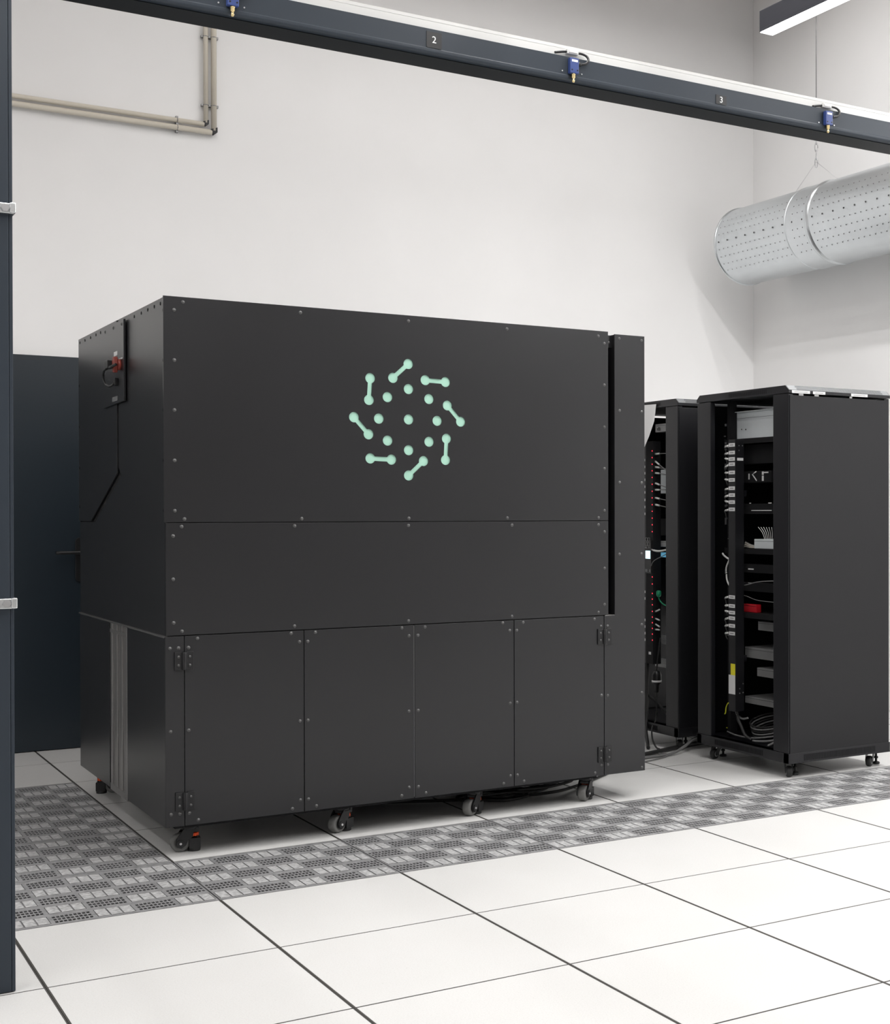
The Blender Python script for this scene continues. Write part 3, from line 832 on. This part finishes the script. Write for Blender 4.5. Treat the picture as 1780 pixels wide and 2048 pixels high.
def rack(y0, label, rear_open):
    x0, x1, y1 = 3.302, 3.908, y0 + .762
    t = thing('server_rack', ((x0 + x1) / 2, (y0 + y1) / 2, 0), label, 'server rack', 'server racks')
    # base
    base = obj('base_plinth', MB().box(x0 - .002, x1 + .002, y0 - .002, y0 + .040, RZ0, RZB).box(x0 - .002, x1 + .002, y1 - .040, y1 + .002, RZ0, RZB).box(x0 - .002, x0 + .040, y0, y1, RZ0, RZB).box(x1 - .040, x1 + .002, y0, y1, RZ0, RZB).box(x0, x1, y0, y1, RZB - .012, RZB), M['rack'], t, bevel=.0015)
    for k in range(44):
        inst('vent_slot', slot_front, base, (x0 - .0022, y0 + .205 + k * .0092, .0945))
    for k in range(48):
        inst('vent_slot', slot_side, base, (x0 + .088 + k * .0090, y0 - .0022, .0935))
    # front posts
    for (pa, pb_) in ((y0 + .004, y0 + .122), (y1 - .122, y1 - .004)):
        obj('front_post', MB().box(x0, x0 + .028, pa, pb_, RZB, RZT), M['rack'], t, bevel=.003)
    for (pa, pb_) in ((y0 + .004, y0 + .06), (y1 - .06, y1 - .004)):
        obj('rear_post', MB().box(x1 - .03, x1, pa, pb_, RZB, RZT), M['rack'], t, bevel=.002)
    obj('side_panel', MB().box(x0 + .006, x1 - .004, y0, y0 + .005, RZB - .004, RZT - .008), M['rackside'], t, bevel=.001)
    obj('side_panel', MB().box(x0 + .006, x1 - .004, y1 - .005, y1, RZB - .004, RZT - .008), M['rackside'], t, bevel=.001)
    if rear_open:
        obj('rear_panel', MB().box(x1 - .006, x1, y0 + .06, y1 - .06, .62, RZT), M['rack'], t)
    else:
        obj('rear_panel', MB().box(x1 - .006, x1, y0 + .06, y1 - .06, RZB, RZT), M['rack'], t)
    # mounting rails with square holes
    for yr in (y0 + .150, y1 - .170):
        rail = MB()
        rail.box(x0 + .075, x0 + .078, yr - .012, yr + .012, RZB, RZT)
        rail.box(x0 + .075, x0 + .115, yr - .0135, yr - .012, RZB, RZT)
        obj('mounting_rail', rail, M['core'], t)
    # lid
    lp = [(y0 - .002, RZT + .002), (y0 - .002, RZT + .016), (y0 + .026, RZT + .038), (y1 - .026, RZT + .038), (y1 + .002, RZT + .016), (y1 + .002, RZT + .002)]
    lid = obj('lid', MB().prism(lp, x0 - .002, x1 + .002, 0), M['rack'], t, bevel=.001)
    sl = obj('sloping_vent', MB().add([(x0 + .002, y0 - .0025, RZT + .0165), (x1 - .002, y0 - .0025, RZT + .0165), (x1 - .002, y0 + .0255, RZT + .0388), (x0 + .002, y0 + .0255, RZT + .0388)], [(0, 1, 2, 3)]), M['mesh'], lid)
    pf = obj('vent_holes', perf_strip(x0 + .045, x1 - .04, y0 - .0025, y0 + .0255, RZT + .0165, RZT + .0388, 70, 4), M['core'], lid); pf['kind'] = 'stuff'
    fl = MB()
    for k in range(40):
        yy = y0 + .17 + k * .0078
        fl.add([(x0 - .0026, yy, RZT + .010), (x0 - .0026, yy + .0030, RZT + .010), (x0 - .0026, yy + .0048, RZT + .030), (x0 - .0026, yy + .0018, RZT + .030)], [(0, 1, 2, 3)])
    ff = obj('front_vent_slots', fl, M['core'], lid); ff['kind'] = 'stuff'
    for (cx_, cy_, rot) in ((x0 + .050, y0 + .070, 60), (x0 + .050, y1 - .100, 20), (x1 - .065, y0 + .066, 35), (x1 - .065, y1 - .100, 80)):
        c = inst('caster', rc_fork_me, t, (cx_, cy_, 0), (0, 0, math.radians(rot)))
        link('wheel', rc_wheel_me, c, (-.020, 0, .026)); link('hub_ring', rc_hub_me, c, (-.020, 0, .026))
        inst('levelling_foot', rc_foot_me, t, (cx_ + .045, cy_ + .010, 0))
    return t, x0, x1, y0, y1
rA, ax0, ax1, ay0, ay1 = rack(.594, 'nearer black server rack with open front and plain side panel', False)
rB, bx0, bx1, by0, by1 = rack(1.530, 'farther black server rack partly hidden behind the cabinet and nearer rack', True)
# labels stuck on the nearer rack's lid edge
for (xa, xb) in ((3.318, 3.422), (3.440, 3.512), (3.668, 3.768)):
    l = obj('lid_label', MB().box(xa, xb, ay0 - .0032, ay0 - .002, RZT + .002, RZT + .0145), M['label'], rA, label='white printed label strip')
    obj('print', MB().box(xa + .012, xb - .012, ay0 - .0035, ay0 - .0032, RZT + .006, RZT + .0095), M['ink'], l)
for (xa, xb) in ((3.36, 3.385), (3.45, 3.475), (3.66, 3.675)):
    obj('lid_tab', MB().box(xa, xb, ay0 - .001, ay0 + .003, RZT - .008, RZT + .0005), M['dullmetal'], rA)

# --- nearer rack: power strip with labels and cords
pdu = thing('power_strip', (3.325, 1.048, .26), 'tall black power strip with white labels in the nearer rack', 'power strip', 'rack power strips')
obj('strip_body', MB().box(3.300, 3.352, 1.0195, 1.0765, .262, 1.575), M['rackside'], pdu, bevel=.0015)
for zz in (.5, 1.3):
    obj('strip_bracket', MB().box(3.352, 3.375, 1.03, 1.07, zz, zz + .03), M['rack'], pdu)
LZ = [1.549, 1.512, 1.481, 1.456, 1.416, 1.380, 1.340, 1.307, 1.273, 1.238, .814, .771, .739, .712, .675, .638]
lab_me = MB().box(-.0006, 0, -.0255, .0255, -.0085, .0085).mesh('outlet_label', M['label'])
ink_me = MB().box(-.0009, -.0006, -.015, .015, -.0022, .0022).mesh('print', M['ink'])
for z in LZ:
    l = inst('outlet_label', lab_me, pdu, (3.300, 1.048, z)); link('print', ink_me, l)
obj('side_label', MB().box(3.311, 3.347, 1.0188, 1.0195, 1.473, 1.486), M['label'], pdu)
obj('yellow_label', MB().box(3.2992, 3.300, 1.021, 1.058, .437, .492), M['yellow'], pdu)
obj('grey_label', MB().box(3.2992, 3.300, 1.021, 1.0755, .345, .437), M['label'], pdu)
for (yy, zz) in ((1.040, .33), (1.045, .35)):
    pass
for (xx, zz) in ((3.322, 1.545), (3.342, 1.545), (3.322, 1.522), (3.325, .372), (3.345, .395), (3.325, .350), (3.345, .352)):
    obj('terminal_screw', MB().cyl((xx, 1.019, zz), .0030, .002, 1, 8), M['steel'], pdu)
for k, z in enumerate(LZ):
    t = thing('mains_cable', (3.33, 1.095, z), 'thin cord with a white tag plugged into the nearer rack power strip', 'cable', 'cords in the nearer rack')
    dz = random.uniform(-.012, .010)
    obj('plug', MB().box(3.306, 3.326, 1.0765, 1.088, z - .007, z + .007), M['plast'], t, bevel=.002)
    p0 = Vector((3.316, 1.088, z)); p1 = Vector((3.314, 1.128, z + dz))
    d = (p1 - p0)
    obj('tag', MB().tube([p0 + d * .12, p0 + d * .85], .0050, 8, 1), M['whitecab'], t)
    obj('cord', MB().tube([p0, p1, (3.345, 1.165, z + dz * 2.5 - .005), (3.37, 1.195, z + dz * 3 - .02), (3.40, 1.205, z - .06)], .0028, 6, 5), M['greycab'], t)
# left rail: steel chips standing in for glints at the rail holes
for k, (yy, zz, h) in enumerate(((1.205, 1.655, .012), (1.212, 1.60, .006), (1.205, 1.565, .010), (1.205, 1.552, .010), (1.178, 1.545, .008), (1.205, 1.535, .008), (1.205, 1.45, .028), (1.205, 1.39, .008), (1.205, 1.32, .014), (1.205, 1.255, .012), (1.205, 1.18, .034), (1.180, 1.094, .005), (1.205, .93, .022), (1.185, .617, .006), (1.165, .617, .014), (1.165, .60, .010))):
    n = obj('rail_glint', MB().box(3.37, 3.3745, yy - .0055, yy + .0055, zz - h / 2, zz + h / 2), M['steel'], rA)
# devices
def device(name, x0, x1, y0, y1, z0, z1, mt, label, cat, details=None, bevel=.002):
    t = thing(name, ((x0 + x1) / 2, (y0 + y1) / 2, z0), label, cat)
    obj('case', MB().box(x0, x1, y0, y1, z0, z1), mt, t, bevel=bevel)
    obj('front_seam', MB().box(x0 - .0004, x0 + .002, y0 + .001, y1 - .001, z0 + (z1 - z0) * .77, z0 + (z1 - z0) * .77 + .0012), M['core'], t)
    if details: details(t)
    return t
def det_silver(t):
    for (yy, zz) in ((1.10, 1.630), (1.135, 1.632)):
        obj('vent_dot', MB().cyl((3.4195, yy, zz), .0035, .002, 0, 8), M['core'], t)
    obj('top_flange', MB().box(3.405, 3.80, .745, 1.195, 1.716, 1.719), M['silver'], t)
    obj('terminal_block', MB().box(3.43, 3.50, 1.19, 1.235, 1.60, 1.655), M['label'], t)
device('instrument_case', 3.420, 3.84, .750, 1.189, 1.585, 1.716, M['silver'], 'pale grey metal instrument case at the top of the nearer rack', 'instrument', det_silver)
def shelf(z, label, y0=.75, y1=1.20):
    t = thing('rack_shelf', (3.6, 1.0, z), label, 'shelf', 'shelves in the nearer rack')
    obj('tray', MB().box(3.385, 3.86, .742, 1.225, z - .003, z), M['core'], t)
    obj('front_lip', MB().box(3.383, 3.386, .742, 1.225, z - .025, z), M['core'], t)
    obj('support_arm', MB().box(3.383, 3.86, .728, .742, z - .03, z + .004), M['core'], t)
    obj('support_arm', MB().box(3.383, 3.86, 1.2255, 1.232, z - .03, z + .004), M['core'], t)
shelf(1.583, 'black rack shelf under the pale instrument case')
shelf(1.047, 'black rack shelf carrying the grey box and loose wires')
shelf(.735, 'black rack shelf under the red device')
device('junction_box', 3.405, 3.52, .850, 1.010, 1.048, 1.094, M['silver'], 'small grey metal box on the rack shelf among wires', 'box')
device('red_device', 3.410, 3.440, 1.000, 1.117, .736, .775, M['red'], 'red electronic device on a rack shelf', 'device')
device('network_switch', 3.395, 3.70, .745, 1.205, .930, .972, M['core'], 'flat black switch below the grey box in the nearer rack', 'device', lambda t: [obj('front_mark', MB().box(3.3942, 3.395, 1.00, 1.045, .945, .951), M['label'], t)])
device('network_switch', 3.395, 3.70, .745, 1.205, .840, .882, M['core'], 'flat black switch above the red device in the nearer rack', 'device', lambda t: [obj('front_mark', MB().box(3.3942, 3.395, 1.00, 1.045, .8795, .8815), M['label'], t)])
device('power_supply', 3.42, 3.80, .750, 1.000, .652, .696, M['dullmetal'], 'dull metal power supply just below the red device', 'power supply')
device('power_supply', 3.42, 3.80, .750, 1.109, .512, .565, M['dullmetal'], 'wide dull metal power supply, second below the red device', 'power supply')
device('power_supply', 3.42, 3.80, .750, 1.008, .428, .470, M['dullmetal'], 'short dull metal power supply, third below the red device', 'power supply')
device('power_supply', 3.42, 3.80, .750, 1.109, .288, .322, M['dullmetal'], 'flat dull metal power supply, lowest in the nearer rack', 'power supply')
device('rack_unit', 3.43, 3.80, .745, 1.205, 1.46, 1.555, M['core'], 'black rack unit below the pale instrument case', 'rack unit')
def det_mod(t):  # white strips painted for the bright wall showing through gaps
    for (ya, yb_, za, zb) in ((1.115, 1.118, 1.375, 1.383), (1.115, 1.118, 1.388, 1.398), (1.115, 1.118, 1.402, 1.412), (1.055, 1.063, 1.384, 1.412), (.938, .951, 1.375, 1.400), (.938, .951, 1.404, 1.420), (.90, .935, 1.412, 1.418)):
        obj('painted_gap_light', MB().box(3.4085, 3.4105, ya, yb_, za, zb), M['label'], t)
    obj('painted_gap_light', MB().tube([(3.409, 1.030, 1.408), (3.409, .995, 1.377)], .0028, 6, 1), M['label'], t)
    obj('painted_gap_light', MB().tube([(3.409, 1.022, 1.411), (3.409, .998, 1.421)], .0028, 6, 1), M['label'], t)
device('control_module', 3.411, 3.70, .88, 1.15, 1.368, 1.424, M['core'], 'black control module with white strips painted as light through its gaps in the nearer rack', 'module', det_mod)
device('patch_unit', 3.411, 3.70, .86, 1.15, 1.215, 1.265, M['core'], 'black unit with a thin painted line of see-through light in the nearer rack', 'rack unit', lambda t: [obj('painted_gap_line', MB().box(3.4095, 3.4115, .875, 1.040, 1.231, 1.2345), M['label'], t), obj('painted_gap_dot', MB().box(3.4095, 3.4115, .875, .900, 1.266, 1.270), M['label'], t), obj('painted_gap_dot', MB().box(3.4095, 3.4115, 1.045, 1.057, 1.266, 1.270), M['label'], t)])  # pale strips painted for light showing through from behind
cable('white_cable', [(3.335, 1.075, 1.012), (3.338, 1.115, 1.000), (3.342, 1.155, .955), (3.345, 1.160, .925), (3.342, 1.150, .890), (3.335, 1.115, .862), (3.325, 1.075, .850)], .0042, M['whitecab'], 'thick white cable bent in a half loop beside the power strip')
cable('white_cable', [(3.36, 1.215, 1.02), (3.352, 1.19, 1.01), (3.345, 1.14, .995), (3.345, 1.12, .993)], .0045, M['whitecab'], 'short white cable end above the white half loop')
cable('rack_wire', [(3.37, 1.10, .862), (3.375, 1.03, .872), (3.38, .95, .888), (3.385, .86, .896), (3.39, .76, .899)], .0025, M['greycab'], 'thin grey wire strung across the nearer rack above the red device')
cable('rack_wire', [(3.37, 1.10, .818), (3.375, 1.04, .818), (3.38, .97, .803), (3.385, .90, .798), (3.39, .76, .797)], .0018, M['greycab'], 'thin grey wire sagging just above the red device')
for k in range(7):
    y = .885 + .012 * k
    cable('rack_wire', [(3.43, y, 1.093), (3.425, y + .004 * (k - 3), 1.125), (3.42, y + .010 * (k - 2), 1.152)], .0014, M['whitecab'], 'fine white wire rising from the small grey box', 'wires above the grey box')
for k in range(6):
    cable('rack_wire', [(3.40, 1.105 - .01 * k, 1.050 + .004 * k), (3.395, 1.07, 1.056 + .005 * k), (3.40, 1.03, 1.052 + .003 * k), (3.41, 1.008, 1.052 + .002 * k)], .0020, (M['conduit'], M['greycab'])[k % 2], 'thin beige or grey wire lying beside the small grey box', 'wires beside the grey box')
cable('earth_cable', [(3.345, 1.085, .298), (3.345, 1.105, .296), (3.35, 1.12, .280), (3.35, 1.135, .282), (3.355, 1.16, .285), (3.36, 1.185, .262), (3.36, 1.19, .235), (3.365, 1.205, .226)], .0030, M['ygreen'], 'curling yellow earth cable at the foot of the power strip')
cable('earth_cable', [(3.40, 1.24, .150), (3.40, 1.215, .149), (3.395, 1.19, .147)], .0028, M['ygreen'], 'short end of yellow cable lying on the rack floor')
for k in range(5):
    pts = []
    for q in range(12):
        t = 2 * math.pi * q / 11
        pts.append((3.46 + .07 * math.sin(t), .95 + (.11 + .008 * k) * math.cos(t), .170 + .012 * k - .10 * (.11 * math.cos(t)) + .03 * math.sin(t)))
    cable('coiled_cable', pts, .0042, (M['rubber'], M['greycab'])[k % 2], 'loop of dark cable coiled in the bottom of the nearer rack', 'coil in the nearer rack')
for (pts, rad, mk, lab) in (
    ([(3.33, 1.045, .262), (3.33, 1.040, .225), (3.335, 1.02, .190), (3.34, .995, .150), (3.36, .97, .128)], .0075, 'rubber', 'thick black supply cable dropping from the power strip'),
    ([(3.335, 1.06, .262), (3.345, 1.07, .24), (3.355, 1.04, .222), (3.36, 1.00, .230)], .0050, 'greycab', 'grey tie strap knotted under the power strip'),
    ([(3.37, 1.19, .140), (3.36, 1.10, .134), (3.36, .98, .136), (3.38, .90, .146), (3.42, .83, .160)], .0040, 'greycab', 'grey cable lying along the floor of the nearer rack'),
    ([(3.35, .945, .128), (3.355, .90, .130), (3.37, .83, .140), (3.39, .76, .160)], .0055, 'greycab', 'flat grey lead near the opening of the nearer rack'),
    ([(3.335, .80, .125), (3.35, .77, .142), (3.37, .735, .165)], .0060, 'greycab', 'short grey lead end near the nearer rack corner post')):
    cable('rack_lead', pts, rad, M[mk], lab)

# --- farther rack
pb_ = thing('power_strip', (3.33, 1.83, .42), 'tall black power strip with red lights in the farther rack', 'power strip', 'rack power strips')
obj('strip_body', MB().box(3.325, 3.375, 1.815, 1.885, .42, 1.600), M['core'], pb_, bevel=.0015)
led_me = MB().box(-.0008, 0, -.0030, .0030, -.0028, .0028).mesh('status_light', M['led'])
for z in (1.548, 1.513, 1.478, 1.443, 1.408, 1.372, 1.335, 1.300, 1.264, 1.229, 1.193, 1.158, 1.122, .882, .845, .795, .765, .735, .700, .670, .640, .610, .580, .548):
    inst('status_light', led_me, pb_, (3.325, 1.821, z))
lab2_me = MB().box(-.0006, 0, -.011, .011, -.0065, .0065).mesh('outlet_label', M['label'])
for z in (1.502, 1.466, 1.432, 1.397, 1.360, 1.330, 1.290, 1.252, 1.216, .800, .765, .650, .615, .580, .545):
    inst('outlet_label', lab2_me, pb_, (3.3245, 1.902, z))
obj('label_edge', MB().box(3.325, 3.36, 1.886, 1.914, .42, 1.60), M['rack'], pb_)
sc = obj('display_module', MB().box(3.3205, 3.326, 1.826, 1.890, .90, 1.075), M['plast'], pb_)
obj('screen', MB().box(3.3198, 3.3206, 1.835, 1.882, .978, 1.020), M['screen'], sc, label='glowing white-blue screen')
for i in range(2):
    for j in range(2):
        y, z = 1.848 + i * .024, 1.055 + j * .024
        f_ = MB().box(3.318, 3.321, y - .0105, y + .0105, z - .010, z - .0085).box(3.318, 3.321, y - .0105, y + .0105, z + .0085, z + .010).box(3.318, 3.321, y - .0105, y - .009, z - .010, z + .010).box(3.318, 3.321, y + .009, y + .0105, z - .010, z + .010)
        obj('network_socket', f_, M['dullmetal'], sc)
for (ya, yb2, za, zb) in ((1.868, 1.888, 1.034, 1.042), (1.840, 1.852, 1.034, 1.042), (1.862, 1.884, .908, .922), (1.832, 1.845, .908, .922)):
    obj('printed_mark', MB().box(3.3195, 3.3206, ya, yb2, za, zb), M['mesh'], sc)
sq = obj('printed_mark', MB().box(3.3240, 3.3252, 1.835, 1.858, .470, .484), M['label'], pb_)
for k, z in enumerate((1.532, 1.492, 1.463, 1.431, 1.377, 1.342, 1.300, 1.264)):
    t = thing('mains_cable', (3.34, 1.80, z), 'thin cord with a white tag plugged into the farther rack power strip', 'cable', 'cords in the farther rack')
    dz = (0, -.030, -.008, -.006, -.014, 0, -.008, -.008)[k]
    obj('plug', MB().box(3.330, 3.352, 1.805, 1.835, z - .008, z + .008), M['plast'], t, bevel=.002)
    obj('tag', MB().tube([(3.336, 1.806, z), (3.336, 1.768, z + dz * .6)], .0048, 8, 1), M['whitecab'], t)
    obj('cord', MB().tube([(3.336, 1.768, z + dz * .6), (3.340, 1.74, z + dz * 1.1), (3.35, 1.70, z + dz * 1.8), (3.37, 1.66, z + dz * 2)], .0025, 6, 4), M['greycab'], t)
for k, (z, dz) in enumerate(((.700, .012), (.662, -.006), (.632, -.010), (.605, 0))):
    t = thing('mains_cable', (3.34, 1.80, z), 'short cord with a white tag low in the farther rack', 'cable', 'low cords in the farther rack')
    obj('plug', MB().box(3.330, 3.352, 1.805, 1.835, z - .007, z + .007), M['plast'], t, bevel=.002)
    obj('tag', MB().tube([(3.336, 1.806, z), (3.336, 1.768, z + dz)], .0042, 8, 1), M['whitecab'], t)
device('instrument_case', 3.42, 3.80, 1.68, 1.945, 1.325, 1.452, M['silver'], 'pale metal instrument case in the farther rack', 'instrument')
device('rack_unit', 3.43, 3.80, 1.66, 1.96, 1.655, 1.700, M['dullmetal'], 'dark metal rack unit at the top of the farther rack', 'rack unit', lambda t: [obj('round_lock', MB().lathe([(.007, 0), (.007, -.004), (.010, -.004), (.010, 0)], (3.4285, 1.925, 1.672), 0, 18, closed=True), M['steel'], t)])
device('rack_unit', 3.42, 3.80, 1.66, 1.945, 1.100, 1.190, M['core'], 'black rack unit above the glowing screen in the farther rack', 'rack unit')
device('adapter_box', 3.40, 3.50, 1.70, 1.915, 1.040, 1.070, M['label'], 'small white adapter beside the glowing screen', 'adapter')
device('lit_adapter', 3.40, 3.50, 1.68, 1.890, .985, 1.008, M['bluescr'], 'small blue lit port beside the glowing screen', 'device')
for (za, zb, lab) in ((.523, .570, 'upper perforated metal plate painted white as backlight in the farther rack'), (.398, .445, 'lower perforated metal plate painted white as backlight in the farther rack')):
    t = thing('perforated_plate', (3.40, 1.77, za), lab, 'plate')
    obj('sheet', MB().box(3.400, 3.403, 1.69, 1.915, za, zb), M['label'], t)  # white sheet stands in for the bright wall behind a dark mesh
    hb = MB()
    for i in range(31):
        for j in range(6):
            hb.cyl((3.3995, 1.694 + .007 * i + (.0035 if j % 2 else 0), za + .005 + .0075 * j), .0019, .0012, 0, 6)
    h_ = obj('punched_holes', hb, M['dullmetal'], t); h_['kind'] = 'stuff'
tg = thing('green_plug', (3.345, 1.79, .785), 'green plug with a green lead in the farther rack', 'plug')
obj('plug_body', MB().lathe([(.0001, -.018), (.008, -.018), (.013, -.008), (.013, .010), (.008, .016), (.0001, .016)], (3.345, 1.790, .795), 2, 14), M['green'], tg)
obj('lead', MB().tube([(3.345, 1.79, .777), (3.348, 1.785, .76), (3.352, 1.76, .742), (3.36, 1.72, .730), (3.37, 1.68, .725)], .0035, 6, 5), M['green'], tg)
cable('white_cable', [(3.328, 1.868, 1.030), (3.326, 1.845, 1.033), (3.33, 1.81, 1.022), (3.335, 1.76, 1.020), (3.345, 1.69, 1.030)], .0052, M['whitecab'], 'white network cable plugged in above the glowing screen')
cable('grey_lead', [(3.325, 1.84, .915), (3.322, 1.825, .945), (3.322, 1.80, .968), (3.33, 1.76, .985), (3.345, 1.69, 1.012)], .0022, M['greycab'], 'thin grey lead arching past the glowing screen')
t = thing('inlet_plug', (3.335, 1.795, .30), 'large black inlet plug hanging on a cord in the farther rack', 'plug')
obj('plug_body', MB().lathe([(.0001, .055), (.018, .050), (.026, .030), (.026, -.012), (.014, -.020), (.011, -.060), (.0001, -.062)], (3.335, 1.795, .335), 2, 18), M['plast'], t)
obj('white_band', MB().lathe([(.0262, .010), (.0268, .010), (.0268, .020), (.0262, .020)], (3.335, 1.795, .318), 2, 18, closed=True), M['label'], t)
obj('cord', MB().tube([(3.335, 1.795, .280), (3.333, 1.793, .20), (3.325, 1.788, .13), (3.290, 1.77, .090), (3.25, 1.70, .045), (3.235, 1.64, .014), (3.23, 1.60, .010)], .0048, 8, 6), M['rubber'], t)
obj('cord', MB().tube([(3.335, 1.795, .385), (3.338, 1.79, .45), (3.345, 1.785, .52), (3.36, 1.80, .56)], .0040, 8, 5), M['rubber'], t)
cable('rack_lead', [(3.345, 1.90, .42), (3.33, 1.885, .30), (3.315, 1.86, .20), (3.296, 1.84, .115), (3.280, 1.815, .07), (3.245, 1.74, .02), (3.20, 1.66, .012)], .0095, M['rubber'], 'thick black lead hanging out of the farther rack to the floor')
cable('rack_lead', [(3.34, 1.93, .25), (3.335, 1.86, .245), (3.345, 1.80, .215), (3.38, 1.74, .15), (3.42, 1.70, .125)], .0075, M['rubber'], 'black lead curving inside the foot of the farther rack')
# sheet of paper hung on the farther rack front
pp = obj('paper_sheet', MB().add([(3.292, 1.945, 1.792), (3.292, 1.728, 1.788), (3.286, 1.738, 1.70), (3.272, 1.768, 1.62), (3.262, 1.806, 1.555), (3.262, 1.945, 1.500)], [(0, 1, 2, 3, 4, 5)]), M['paper'])
pp.modifiers.new('thickness', 'SOLIDIFY').thickness = .0006
tag(pp, 'white paper sheet hanging on the front of the farther rack', 'paper')
